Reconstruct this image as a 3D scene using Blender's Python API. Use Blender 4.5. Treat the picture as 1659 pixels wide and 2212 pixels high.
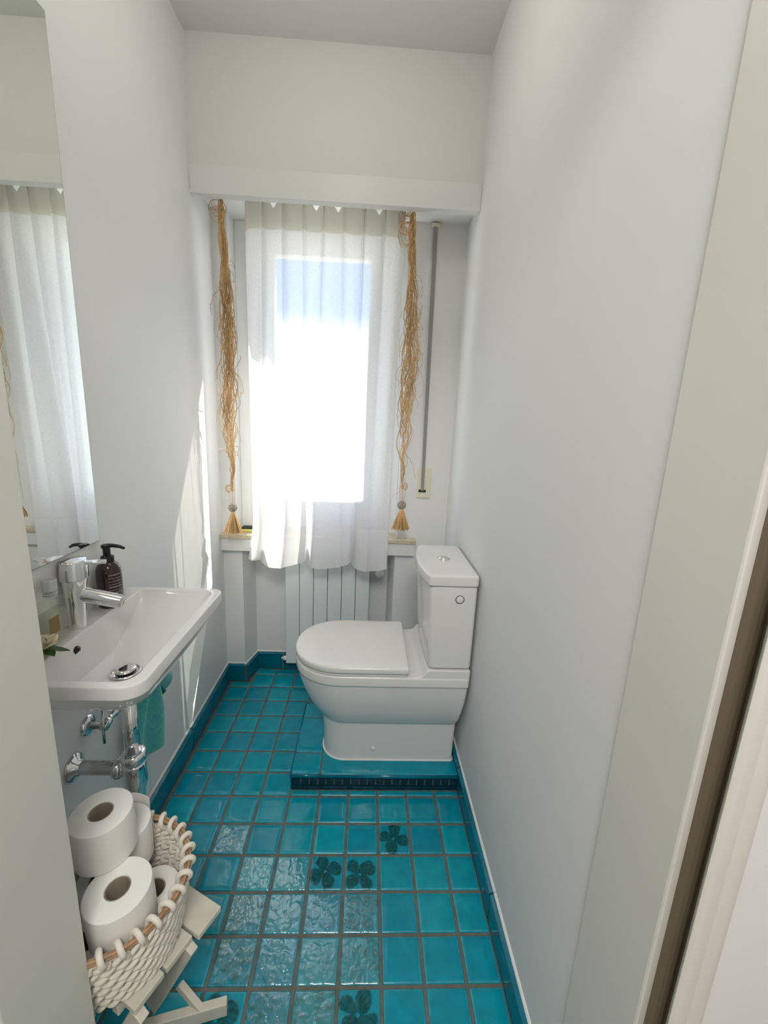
import bpy, bmesh, math, random
from math import sin, cos, pi, sqrt
from mathutils import Vector, Matrix, noise

for o in list(bpy.data.objects):
    bpy.data.objects.remove(o)
SC = bpy.context.scene
COL = SC.collection

# ------------------------------------------------------------------ camera
CAM_POS = Vector((-0.0771, -0.7477, 1.3331))
YAW, PITCH, ROLL, FPX = 0.0443, -0.2124, 0.0442, 907.18
fw = Vector((sin(YAW) * cos(PITCH), cos(YAW) * cos(PITCH), sin(PITCH)))
rt = Vector((cos(YAW), -sin(YAW), 0))
up = rt.cross(fw)
r2 = cos(ROLL) * rt + sin(ROLL) * up
u2 = -sin(ROLL) * rt + cos(ROLL) * up
cam = bpy.data.cameras.new('camera')
cam.sensor_fit = 'HORIZONTAL'
cam.sensor_width = 36.0
cam.lens = FPX / 1659.0 * 36.0
cam.clip_start = 0.02
co = bpy.data.objects.new('camera', cam)
COL.objects.link(co)
co.matrix_world = Matrix(((r2.x, u2.x, -fw.x, CAM_POS.x), (r2.y, u2.y, -fw.y, CAM_POS.y),
                          (r2.z, u2.z, -fw.z, CAM_POS.z), (0, 0, 0, 1)))
SC.camera = co

# ------------------------------------------------------------------ colour management
SC.view_settings.view_transform = 'Standard'
SC.view_settings.look = 'None'
SC.view_settings.exposure = 0.96
SC.view_settings.gamma = 1.0
SC.view_settings.use_curve_mapping = False

# ------------------------------------------------------------------ world: blue sky over a pale bright horizon
SKY_STRENGTH = 3.0
w = bpy.data.worlds.new('sky')
SC.world = w
w.use_nodes = True
nt = w.node_tree
nt.nodes.clear()
tc = nt.nodes.new('ShaderNodeTexCoord')
sp = nt.nodes.new('ShaderNodeSeparateXYZ')
rp = nt.nodes.new('ShaderNodeValToRGB')
bg = nt.nodes.new('ShaderNodeBackground')
ow = nt.nodes.new('ShaderNodeOutputWorld')
mr = nt.nodes.new('ShaderNodeMapRange')
mr.inputs['From Min'].default_value = -1
mr.inputs['From Max'].default_value = 1
nt.links.new(tc.outputs['Generated'], sp.inputs[0])
nt.links.new(sp.outputs['Z'], mr.inputs['Value'])
nt.links.new(mr.outputs[0], rp.inputs[0])
nt.links.new(rp.outputs[0], bg.inputs[0])
nt.links.new(bg.outputs[0], ow.inputs[0])
cr = rp.color_ramp
cr.elements[0].position = 0.30
cr.elements[0].color = (0.55, 0.55, 0.53, 1)
cr.elements[1].position = 1.0
cr.elements[1].color = (0.12, 0.20, 0.38, 1)
for ps, c in ((0.49, (0.85, 0.85, 0.84, 1)), (0.585, (0.80, 0.79, 0.76, 1)), (0.61, (0.10, 0.24, 0.52, 1)), (0.72, (0.05, 0.15, 0.42, 1))):
    e = cr.elements.new(ps)
    e.color = c
bg.inputs['Strength'].default_value = SKY_STRENGTH

# ------------------------------------------------------------------ sun, from the right of the window, high
sl = bpy.data.lights.new('sun', 'SUN')
sl.energy = 10.0
sl.angle = math.radians(0.53)
sl.color = (1.0, 0.93, 0.82)
so = bpy.data.objects.new('sun', sl)
COL.objects.link(so)
SUN_DIR = Vector((-0.62, -0.60, -1.02)).normalized()
so.rotation_euler = SUN_DIR.to_track_quat('-Z', 'Y').to_euler()
so.location = (3, 5, 6)

# window portal (guides the sky sampling only, gives off nothing itself)
pl = bpy.data.lights.new('window_portal', 'AREA')
pl.shape = 'RECTANGLE'
pl.size = 0.80
pl.size_y = 1.40
pl.cycles.is_portal = True
po = bpy.data.objects.new('window_portal', pl)
COL.objects.link(po)
po.location = (-0.30, 1.47, 1.47)
po.rotation_euler = (-pi / 2, 0, 0)

# unseen fill light added in the hallway (its matching shade is built last)
hl = bpy.data.lights.new('hallway_fill_light', 'AREA')
hl.shape = 'DISK'
hl.size = 0.7
hl.energy = 13.5
hl.color = (1.0, 0.975, 0.94)
ho = bpy.data.objects.new('hallway_fill_light', hl)
COL.objects.link(ho)
ho.location = (-0.1, -1.35, 2.42)
ho.rotation_euler = (math.radians(18), 0, 0)

# unseen globe added to brighten the room (built with the small things)
FILL_GLOBE_AT = (-.22, .33, 2.43)
FILL_GLOBE_EMISSION = 5.8

# ================================================================== helpers
LOCS = {}


def empty(name, loc, label=None, cat=None, group=None, kind=None):
    o = bpy.data.objects.new(name, None)
    o.empty_display_size = 0.05
    COL.objects.link(o)
    o.location = loc
    LOCS[o.name] = Vector(loc)
    tag(o, label, cat, group, kind)
    return o


def tag(o, label=None, cat=None, group=None, kind=None):
    if label:
        o['label'] = label
    if cat:
        o['category'] = cat
    if group:
        o['group'] = group
    if kind:
        o['kind'] = kind
    return o


def base_loc(o):
    v = Vector((0, 0, 0))
    while o is not None:
        v = v + Vector(o.location)
        o = o.parent
    return v


def mk(name, verts, faces, mat, parent=None, smooth=True, bevel=0, seg=2, origin=None, sub=0, angle=None, cols=None):
    """link ONE mesh object; verts in world coordinates"""
    off = base_loc(parent) if parent else Vector((0, 0, 0))
    if origin is None:
        if parent:
            origin = off
        else:
            xs = [v[0] for v in verts]; ys = [v[1] for v in verts]; zs = [v[2] for v in verts]
            origin = Vector(((min(xs) + max(xs)) / 2, (min(ys) + max(ys)) / 2, min(zs)))
    origin = Vector(origin)
    me = bpy.data.meshes.new(name)
    me.from_pydata([tuple(Vector(v) - origin) for v in verts], [], faces)
    me.materials.append(mat)
    if cols is not None:
        a = me.color_attributes.new('Col', 'FLOAT_COLOR', 'POINT')
        buf = []
        for c in cols:
            buf += [c[0], c[1], c[2], 1.0]
        a.data.foreach_set('color', buf)
    bm = bmesh.new()
    bm.from_mesh(me)
    bmesh.ops.recalc_face_normals(bm, faces=bm.faces)
    bm.to_mesh(me)
    bm.free()
    if smooth:
        me.polygons.foreach_set('use_smooth', [True] * len(me.polygons))
    o = bpy.data.objects.new(name, me)
    COL.objects.link(o)
    if parent:
        o.parent = parent
        o.location = origin - off
    else:
        o.location = origin
    if bevel:
        m = o.modifiers.new('bevel', 'BEVEL')
        m.width = bevel
        m.segments = seg
        m.limit_method = 'ANGLE'
        m.angle_limit = math.radians(35)
        m.harden_normals = False
    if sub:
        m = o.modifiers.new('subsurf', 'SUBSURF')
        m.levels = sub
        m.render_levels = sub
    if smooth and angle is not None:
        me.set_sharp_from_angle(angle=math.radians(angle))
        wn = o.modifiers.new('weighted_normals', 'WEIGHTED_NORMAL')
        wn.keep_sharp = True
        wn.weight = 80
    return o


class G:
    """collects shapes for one mesh"""
    def __init__(s):
        s.v = []; s.f = []; s.c = []

    def add(s, v, f, c=None):
        n = len(s.v)
        s.v += [tuple(q) for q in v]
        s.f += [tuple(i + n for i in q) for q in f]
        if c is not None:
            s.c += c
        return s

    def box(s, x0, x1, y0, y1, z0, z1):
        v = [(x0, y0, z0), (x1, y0, z0), (x1, y1, z0), (x0, y1, z0), (x0, y0, z1), (x1, y0, z1), (x1, y1, z1), (x0, y1, z1)]
        return s.add(v, [(0, 3, 2, 1), (4, 5, 6, 7), (0, 1, 5, 4), (1, 2, 6, 5), (2, 3, 7, 6), (3, 0, 4, 7)])

    def obox(s, a, b, side, w, t):
        """bar from a to b, width w along side, thickness t across"""
        a = Vector(a); b = Vector(b); d = (b - a).normalized()
        sd = Vector(side); sd = (sd - d * sd.dot(d)).normalized(); nn = d.cross(sd)
        v = []
        for p in (a, b):
            for (i, j) in ((-1, -1), (1, -1), (1, 1), (-1, 1)):
                v.append(p + sd * (i * w / 2) + nn * (j * t / 2))
        return s.add(v, [(0, 1, 2, 3), (7, 6, 5, 4), (0, 4, 5, 1), (1, 5, 6, 2), (2, 6, 7, 3), (3, 7, 4, 0)])

    def prism(s, poly, z0, z1):
        n = len(poly)
        v = [(x, y, z0) for x, y in poly] + [(x, y, z1) for x, y in poly]
        f = [tuple(range(n - 1, -1, -1)), tuple(range(n, 2 * n))]
        for i in range(n):
            j = (i + 1) % n
            f.append((i, j, n + j, n + i))
        return s.add(v, f)

    def loft(s, rings, cap0=True, cap1=True, closed=False):
        n = len(rings[0]); v = []; f = []
        for r in rings:
            v += list(r)
        m = len(rings)
        for k in range(m if closed else m - 1):
            for i in range(n):
                j = (i + 1) % n
                a = k * n; b = ((k + 1) % m) * n
                f.append((a + i, a + j, b + j, b + i))
        if not closed:
            if cap0:
                f.append(tuple(range(n - 1, -1, -1)))
            if cap1:
                f.append(tuple((m - 1) * n + i for i in range(n)))
        return s.add(v, f)

    def tube(s, pts, r, n=10, caps=True, closed=False):
        pts = [Vector(p) for p in pts]
        rs = r if isinstance(r, (list, tuple)) else [r] * len(pts)
        rings = []
        up0 = None
        m = len(pts)
        for i, p in enumerate(pts):
            if closed:
                d = (pts[(i + 1) % m] - pts[i - 1]).normalized()
            else:
                d = (pts[min(i + 1, m - 1)] - pts[max(i - 1, 0)]).normalized()
            if up0 is None:
                up0 = Vector((0, 0, 1)) if abs(d.z) < 0.9 else Vector((1, 0, 0))
            a = (up0 - d * up0.dot(d))
            if a.length < 1e-6:
                a = Vector((0, 1, 0)) - d * d.y
            a.normalize(); up0 = a
            b = d.cross(a)
            rings.append([p + (a * cos(2 * pi * k / n) + b * sin(2 * pi * k / n)) * rs[i] for k in range(n)])
        return s.loft(rings, caps, caps, closed)

    def lathe(s, prof, c, axis=(0, 0, 1), n=32, cap0=True, cap1=True):
        """prof: (radius, height) along axis from c"""
        c = Vector(c); ax = Vector(axis).normalized()
        a = ax.orthogonal().normalized(); b = ax.cross(a)
        rings = [[c + ax * h + (a * cos(2 * pi * k / n) + b * sin(2 * pi * k / n)) * r for k in range(n)] for r, h in prof]
        return s.loft(rings, cap0, cap1)

    def build(s, name, mat, parent=None, **k):
        return mk(name, s.v, s.f, mat, parent, cols=(s.c if s.c else None), **k)


def rrect(x0, x1, y0, y1, r, z, n=6):
    """rounded rectangle ring, r single or list for (x1y1, x0y1, x0y0, x1y0)"""
    rr = r if isinstance(r, (list, tuple)) else [r] * 4
    out = []
    cs = [(x1, y1, -1, -1, 0), (x0, y1, 1, -1, pi / 2), (x0, y0, 1, 1, pi), (x1, y0, -1, 1, 1.5 * pi)]
    for (cx, cy, sx, sy, a0), q in zip(cs, rr):
        for k in range(n + 1):
            a = a0 + pi / 2 * k / n
            out.append((cx + sx * q + q * cos(a), cy + sy * q + q * sin(a), z))
    return out


# ================================================================== materials
def mat(name, color=(.8, .8, .8), rough=.5, metal=0, spec=.5, coat=0, bump=0, bscale=50, bdist=.002, var=0, vscale=4, attr=False, sub=0, stretch=None, trans=0, ior=1.45, sheen=0):
    m = bpy.data.materials.new(name)
    m.use_nodes = True
    t = m.node_tree
    b = t.nodes['Principled BSDF']
    b.inputs['Base Color'].default_value = (*color, 1)
    b.inputs['Roughness'].default_value = rough
    b.inputs['Metallic'].default_value = metal
    b.inputs['Specular IOR Level'].default_value = spec
    b.inputs['Coat Weight'].default_value = coat
    b.inputs['Coat Roughness'].default_value = .05
    b.inputs['Transmission Weight'].default_value = trans
    b.inputs['IOR'].default_value = ior
    b.inputs['Sheen Weight'].default_value = sheen
    tcn = t.nodes.new('ShaderNodeTexCoord')
    src = tcn.outputs['Object']
    if stretch:
        mp = t.nodes.new('ShaderNodeMapping')
        mp.inputs['Scale'].default_value = stretch
        t.links.new(src, mp.inputs[0])
        src = mp.outputs[0]
    colsock = None
    if attr:
        a = t.nodes.new('ShaderNodeVertexColor')
        a.layer_name = 'Col'
        colsock = a.outputs['Color']
        t.links.new(colsock, b.inputs['Base Color'])
    if var:
        nz = t.nodes.new('ShaderNodeTexNoise')
        nz.inputs['Scale'].default_value = vscale
        nz.inputs['Detail'].default_value = 4
        t.links.new(src, nz.inputs['Vector'])
        mrn = t.nodes.new('ShaderNodeMapRange')
        mrn.inputs['From Min'].default_value = .3
        mrn.inputs['From Max'].default_value = .7
        mrn.inputs['To Min'].default_value = 1 - var
        mrn.inputs['To Max'].default_value = 1 + var * .4
        t.links.new(nz.outputs['Fac'], mrn.inputs['Value'])
        mx = t.nodes.new('ShaderNodeVectorMath')
        mx.operation = 'SCALE'
        mx.inputs[0].default_value = color
        if colsock:
            t.links.new(colsock, mx.inputs[0])
        t.links.new(mrn.outputs[0], mx.inputs['Scale'])
        t.links.new(mx.outputs[0], b.inputs['Base Color'])
    if bump:
        nz = t.nodes.new('ShaderNodeTexNoise')
        nz.inputs['Scale'].default_value = bscale
        nz.inputs['Detail'].default_value = 3
        t.links.new(src, nz.inputs['Vector'])
        bp = t.nodes.new('ShaderNodeBump')
        bp.inputs['Strength'].default_value = bump
        bp.inputs['Distance'].default_value = bdist
        t.links.new(nz.outputs['Fac'], bp.inputs['Height'])
        t.links.new(bp.outputs[0], b.inputs['Normal'])
    return m


M_wall = mat('white_wall_paint', (.84, .84, .825), .62, spec=.25, bump=.10, bscale=260, bdist=.0006, var=.015, vscale=3)
M_ceil = mat('ceiling_paint', (.80, .80, .775), .8, spec=.2, bump=.1, bscale=200, bdist=.0006)
M_gloss = mat('satin_white_lacquer', (.82, .82, .80), .38, spec=.4, bump=.05, bscale=90, bdist=.0006)
M_jamb = mat('cream_door_lacquer', (.76, .745, .685), .38, spec=.4, bump=.06, bscale=70, bdist=.0008, var=.02, vscale=6)
M_pvc = mat('white_window_frame', (.86, .86, .85), .35)
M_stone = mat('cream_sill_stone', (.70, .60, .43), .3, var=.2, vscale=60, bump=.1, bscale=120)
M_rad = mat('radiator_enamel', (.80, .84, .84), .35)
M_cer = mat('glazed_ceramic', (.80, .79, .765), .07, spec=.55)
M_cer2 = mat('basin_ceramic', (.77, .755, .735), .06, spec=.6)
M_seat = mat('seat_plastic', (.80, .79, .76), .12, spec=.5)
M_chrome = mat('polished_chrome', (.80, .80, .81), .06, metal=1)
M_chrome2 = mat('worn_chrome', (.62, .62, .60), .14, metal=1, var=.25, vscale=40)
M_dark = mat('dark_void', (.01, .01, .01), .7)
M_tile = mat('turquoise_glaze', (.0, .2, .3), .10, spec=.42, attr=True, bump=.22, bscale=22, bdist=.004, var=.16, vscale=26)
M_relief = mat('relief_lustre_glaze', (.0, .2, .3), .07, spec=.5, attr=True, bump=.3, bscale=40, bdist=.004, var=.16, vscale=26, ior=2.05)
M_edge = mat('dark_teal_glaze', (.0, .17, .26), .12, spec=.55, bump=.2, bscale=18, bdist=.004, var=.25, vscale=10)
M_mosaic = mat('inky_mosaic_glaze', (.004, .045, .075), .15, bump=.4, bscale=90, bdist=.002, var=.4, vscale=60)
M_grout = mat('grey_grout', (.16, .165, .14), .9, bump=.5, bscale=160, bdist=.001, var=.25, vscale=30)
M_caulk = mat('white_sealant', (.8, .8, .78), .4)
M_mirror = mat('mirror_silver', (.86, .885, .85), .0, metal=1)
M_mirror_edge = mat('mirror_edge', (.12, .14, .13), .3)
M_strap = mat('grey_webbing', (.32, .31, .29), .85, bump=.5, bscale=700, bdist=.0006)
M_cream = mat('cream_plastic', (.80, .76, .60), .4)
M_raffia = mat('dry_raffia', (.80, .52, .24), .55, var=.35, vscale=30, stretch=(1, 1, .2))
M_twine = mat('grey_twine', (.50, .45, .38), .8, var=.3, vscale=90)
M_rope = mat('cotton_rope', (.84, .79, .69), .85, bump=.7, bscale=420, bdist=.0009, var=.08, vscale=40, sheen=.2)
M_wicker = mat('brown_wicker', (.50, .30, .17), .6, var=.35, vscale=60, bump=.4, bscale=120)
M_paper = mat('toilet_paper', (.86, .845, .80), .95, spec=.1, bump=.5, bscale=380, bdist=.0006)
M_card = mat('grey_cardboard', (.36, .31, .23), .9, bump=.3, bscale=100)
M_wood = mat('chipped_white_painted_wood', (.68, .64, .54), .5, bump=.3, bscale=45, bdist=.001, var=.10, vscale=25)
M_soap = mat('maroon_soap_bottle', (.022, .004, .004), .12, spec=.5, coat=.6)
M_black = mat('black_plastic', (.012, .012, .013), .25)
M_print = mat('pale_print', (.42, .34, .33), .6)
M_cap = mat('silver_cap', (.62, .63, .60), .35, metal=.7)
M_label = mat('bronze_label', (.22, .15, .04), .3, metal=.4)
M_petal = mat('cream_petal', (.88, .78, .56), .6, var=.12, vscale=80)
M_leaf = mat('green_leaf', (.045, .11, .025), .45, var=.3, vscale=90)
M_pink = mat('pink_scrap', (.6, .28, .22), .6)
M_terry = mat('turquoise_terry', (.12, .60, .58), .95, spec=.1, bump=1.0, bscale=520, bdist=.002, var=.18, vscale=120, sheen=.5)
M_hem = mat('turquoise_towel_hem', (.01, .19, .20), .9)
M_valve = mat('white_valve', (.85, .85, .85), .35)
M_hallfloor = mat('hallway_floor_terrazzo', (.42, .37, .30), .35, var=.2, vscale=40)
M_yellow = mat('yellow_item', (.75, .66, .2), .5)


def glassmat(name, tint, gl=.08, alpha=.9):
    m = bpy.data.materials.new(name)
    m.use_nodes = True
    t = m.node_tree
    t.nodes.clear()
    tr = t.nodes.new('ShaderNodeBsdfTransparent')
    tr.inputs[0].default_value = (*tint, 1)
    g = t.nodes.new('ShaderNodeBsdfGlossy')
    g.inputs['Roughness'].default_value = .03
    fr = t.nodes.new('ShaderNodeFresnel')
    fr.inputs[0].default_value = 1.45
    mx = t.nodes.new('ShaderNodeMixShader')
    o = t.nodes.new('ShaderNodeOutputMaterial')
    geo = t.nodes.new('ShaderNodeNewGeometry')
    inv = t.nodes.new('ShaderNodeMath')
    inv.operation = 'SUBTRACT'
    inv.inputs[0].default_value = 1.0
    t.links.new(geo.outputs['Backfacing'], inv.inputs[1])
    mu = t.nodes.new('ShaderNodeMath')
    mu.operation = 'MULTIPLY'
    t.links.new(fr.outputs[0], mu.inputs[0])
    t.links.new(inv.outputs[0], mu.inputs[1])
    t.links.new(mu.outputs[0], mx.inputs[0])
    t.links.new(tr.outputs[0], mx.inputs[1])
    t.links.new(g.outputs[0], mx.inputs[2])
    t.links.new(mx.outputs[0], o.inputs[0])
    return m


M_pane = glassmat('window_glass', (.94, .96, .95))
M_bottle = glassmat('perfume_glass', (.97, .98, .955))


def cloth(name, see, color=(.90, .90, .89), tl=.5):
    """woven fabric: part of the light passes straight through the weave, part scatters through the threads"""
    m = bpy.data.materials.new(name)
    m.use_nodes = True
    t = m.node_tree
    t.nodes.clear()
    tr = t.nodes.new('ShaderNodeBsdfTransparent')
    df = t.nodes.new('ShaderNodeBsdfDiffuse')
    df.inputs[0].default_value = (*color, 1)
    tn = t.nodes.new('ShaderNodeBsdfTranslucent')
    tn.inputs[0].default_value = (*color, 1)
    m1 = t.nodes.new('ShaderNodeMixShader')
    m1.inputs[0].default_value = tl
    m2 = t.nodes.new('ShaderNodeMixShader')
    tcn = t.nodes.new('ShaderNodeTexCoord')
    wv = t.nodes.new('ShaderNodeTexNoise')
    wv.inputs['Scale'].default_value = 260
    mp = t.nodes.new('ShaderNodeMapping')
    mp.inputs['Scale'].default_value = (1, 1, .5)
    t.links.new(tcn.outputs['Object'], mp.inputs[0])
    t.links.new(mp.outputs[0], wv.inputs['Vector'])
    mrn = t.nodes.new('ShaderNodeMapRange')
    mrn.inputs['From Min'].default_value = .3
    mrn.inputs['From Max'].default_value = .7
    mrn.inputs['To Min'].default_value = 1 - see * 1.25
    mrn.inputs['To Max'].default_value = 1 - see * .75
    t.links.new(wv.outputs['Fac'], mrn.inputs['Value'])
    t.links.new(df.outputs[0], m1.inputs[1])
    t.links.new(tn.outputs[0], m1.inputs[2])
    t.links.new(mrn.outputs[0], m2.inputs[0])
    t.links.new(tr.outputs[0], m2.inputs[1])
    t.links.new(m1.outputs[0], m2.inputs[2])
    o = t.nodes.new('ShaderNodeOutputMaterial')
    t.links.new(m2.outputs[0], o.inputs[0])
    return m


M_sheer = cloth('sheer_cotton', .14, (.90, .90, .90), .35)
M_head = cloth('curtain_heading', .06, (.74, .715, .63), .27)
M_hemc = cloth('double_hem_cotton', .05, (.86, .86, .87), .30)


def S(name, g, m, parent=None, kind=True, **k):
    o = g.build(name, m, parent, **k)
    if kind and parent is None:
        o['kind'] = 'structure'
    return o


# ================================================================== the room
XL, XR, YW, YB = -0.755, 0.311, 1.212, 1.0215
ZB, ZT, ZC, ZP = 2.112, 2.205, 2.606, 2.150
YD = -0.22          # room side of the door wall
NX0, NX1 = -0.665, 0.072   # radiator niche
NY = 1.33
RX0, RX1 = -0.688, 0.076   # window reveal
YO = 1.46           # outer face of the window wall

S('wall_left', G().box(XL - .12, XL, -.36, YO, -.05, ZC), M_wall, smooth=False)
S('wall_right', G().box(XR, XR + .12, -.226, YO, -.05, ZC), M_wall, smooth=False)
S('ceiling', G().box(XL - .12, XR + .12, -.36, YO, ZC, ZC + .08), M_ceil, smooth=False)
# window wall: lower part with the radiator niche, sides, and the shutter box above
g = G()
g.box(XL, NX0, YW, YO, -.05, .765)
g.box(NX1, XR, YW, YO, -.05, .765)
g.prism([(NX0, YW), (-.634, NY), (-.634, YO), (NX0, YO)], -.05, .765)
g.prism([(NX1, YW), (NX1, YO), (.047, YO), (.047, NY)], -.05, .765)
g.box(-.634, .047, NY, YO, -.05, .765)
g.box(XL, RX0, YW, YO, .765, ZP)
g.box(RX1, XR, YW, YO, .765, ZP)
S('wall_back', g, M_wall, smooth=False)
g = G()
g.box(XL, XR, YB, YO, ZT, ZC)
S('wall_back_upper', g, M_ceil, smooth=False)
g = G()
g.box(XL, XR, YB - .012, YB + .022, ZB, ZT)
g.box(XL, XR, YB + .022, YO, ZP, ZT)
S('trim_1', g, M_gloss, smooth=False, bevel=.002)
# slightly proud lower lip of the box panel
S('trim_2', G().box(XL, XR, YB - .016, YB - .012, ZB, ZB + .014), M_gloss, smooth=False, bevel=.001)

# window
win = empty('window_1', (-.306, 1.32, .80), kind='structure')
g = G()
y0, y1 = 1.30, 1.36
g.box(RX0, RX0 + .065, y0, y1, .765, ZP); g.box(RX1 - .065, RX1, y0, y1, .765, ZP)
g.box(RX0 + .065, RX1 - .065, y0, y1, .765, .83); g.box(RX0 + .065, RX1 - .065, y0, y1, 2.10, ZP)
g.build('window_frame', M_pvc, win, smooth=False, bevel=.003)
g = G()
a, b, c, d = RX0 + .060, RX1 - .060, .825, 2.105
ga, gb, gc, gd = -.515, -.092, .935, 2.022
y0, y1 = 1.285, 1.345
g.box(a, ga, y0, y1, c, d); g.box(gb, b, y0, y1, c, d); g.box(ga, gb, y0, y1, c, gc); g.box(ga, gb, y0, y1, gd, d)
g.build('window_sash', M_pvc, win, smooth=False, bevel=.004)
G().box(ga - .005, gb + .005, 1.312, 1.318, gc - .005, gd + .005).build('window_glass', M_pane, win, smooth=False)
sill = G().box(XL, .167, 1.172, 1.30, .765, .785)
sill.build('window_sill', M_stone, win, smooth=False, bevel=.003)
G().box(XL, .163, 1.180, YW, .704, .765).build('sill_apron', M_gloss, win, smooth=False, bevel=.002)
g = G()
g.box(-.365, -.345, 1.262, 1.285, 1.40, 1.47); g.box(-.363, -.347, 1.245, 1.262, 1.44, 1.46)

# door surround: door wall seen past the opening, jambs with a rebate, architraves
DJX = -.503
g = G(); g.box(-1.6, DJX - .02, -.36, YD, -.05, 2.6)
S('wall_front_left', g, M_wall, smooth=False)
g = G(); g.box(XR + .02, 1.3, -.357, YD - .01, -.05, 2.6); g.box(.350, 1.3, -.395, -.357, -.05, 2.6)
S('wall_front_right', g, M_wall, smooth=False)
g = G(); g.box(DJX - .02, XR + .02, -.395, YD, 2.09, 2.6)
S('wall_front_above_door', g, M_wall, smooth=False)
fr = empty('door_1', (-.1, -.29, 0), kind='structure')
g = G()
g.box(DJX - .02, DJX, -.36, YD, 0, 2.07)
g.box(DJX - .045, DJX - .02, -.40, -.355, 0, 2.10)
g.build('left_jamb', M_jamb, fr, smooth=False, bevel=.002)
g = G()
g.box(.305, XR + .02, -.358, YD, 0, 2.07)
g.build('right_jamb', M_jamb, fr, smooth=False, bevel=.003)
G().tube([(.326, -.3600, 0), (.326, -.3600, 2.07)], .0105, 16).box(.331, .3455, -.384, -.3575, 0, 2.07).build('brown_groove_strip', mat('brown_groove_coat', (.20, .155, .10), .6), fr, smooth=False, bevel=.0012)  # brown round strip and backing in the groove beside the right jamb
G().box(DJX, .305, -.358, YD, 2.07, 2.09).build('head_jamb', M_jamb, fr, smooth=False, bevel=.002)


def casing(x0, x1, sgn):
    # moulded profile across x, front towards -Y
    prof = [(0, 0), (0, .008), (.06, .016), (.18, .019), (.34, .017), (.40, .014), (.46, .0145), (.80, .018), (.93, .015), (1, .007), (1, 0)]
    P = []
    for u, h in prof:
        x = x0 + (x1 - x0) * u
        P.append((x, -.395 - h))
    return G().prism(P, 0, 2.16)


G().prism([(.350, -.368), (.334, -.370), (.327, -.376), (.3215, -.3825), (.314, -.390), (.3065, -.397), (.3035, -.4005), (.306, -.4035), (.313, -.4045), (.3225, -.4025), (.3245, -.4028), (.334, -.4040), (.343, -.4020), (.350, -.3965)], 0, 2.16).build('right_architrave', M_jamb, fr, angle=50)
casing(DJX - .03, DJX - .10, 1).build('left_architrave', M_jamb, fr, angle=40)
G().box(DJX - .10, .3455, -.405, -.395, 2.09, 2.16).build('head_architrave', M_jamb, fr, smooth=False, bevel=.004)

# hallway behind the camera
S('wall_hallway_right', G().box(1.3, 1.4, -2.6, -.2, 0, 2.6), M_wall, smooth=False)
S('wall_hallway_left', G().box(-1.7, -1.6, -2.6, -.2, 0, 2.6), M_wall, smooth=False)
S('wall_hallway_rear', G().box(-1.7, 1.4, -2.7, -2.6, 0, 2.6), M_wall, smooth=False)
S('ceiling_hallway', G().box(-1.7, 1.4, -2.7, -.36, 2.6, 2.68), M_ceil, smooth=False)
S('floor_hallway', G().box(-1.7, 1.4, -2.7, -.36, -.05, -.001), M_hallfloor, smooth=False)

# ------------------------------------------------------------------ floor
P = 0.105
rnd = random.Random(7)
FLORAL = {(-5, 3): 0, (0, 3): 1, (-4, 2): 0, (-3, 2): 2, (-2, 2): 1, (-1, 2): 1, (-4, 1): 3, (-3, 1): 2, (-2, 1): 2, (-1, 1): 3,
          (-4, 0): 3, (-3, 0): 2, (-2, 0): 2, (-1, 0): 3, (-4, -1): 1, (-3, -1): 3, (-2, -1): 3, (-1, -1): 1, (-3, -2): 3, (-2, -2): 1}


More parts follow.
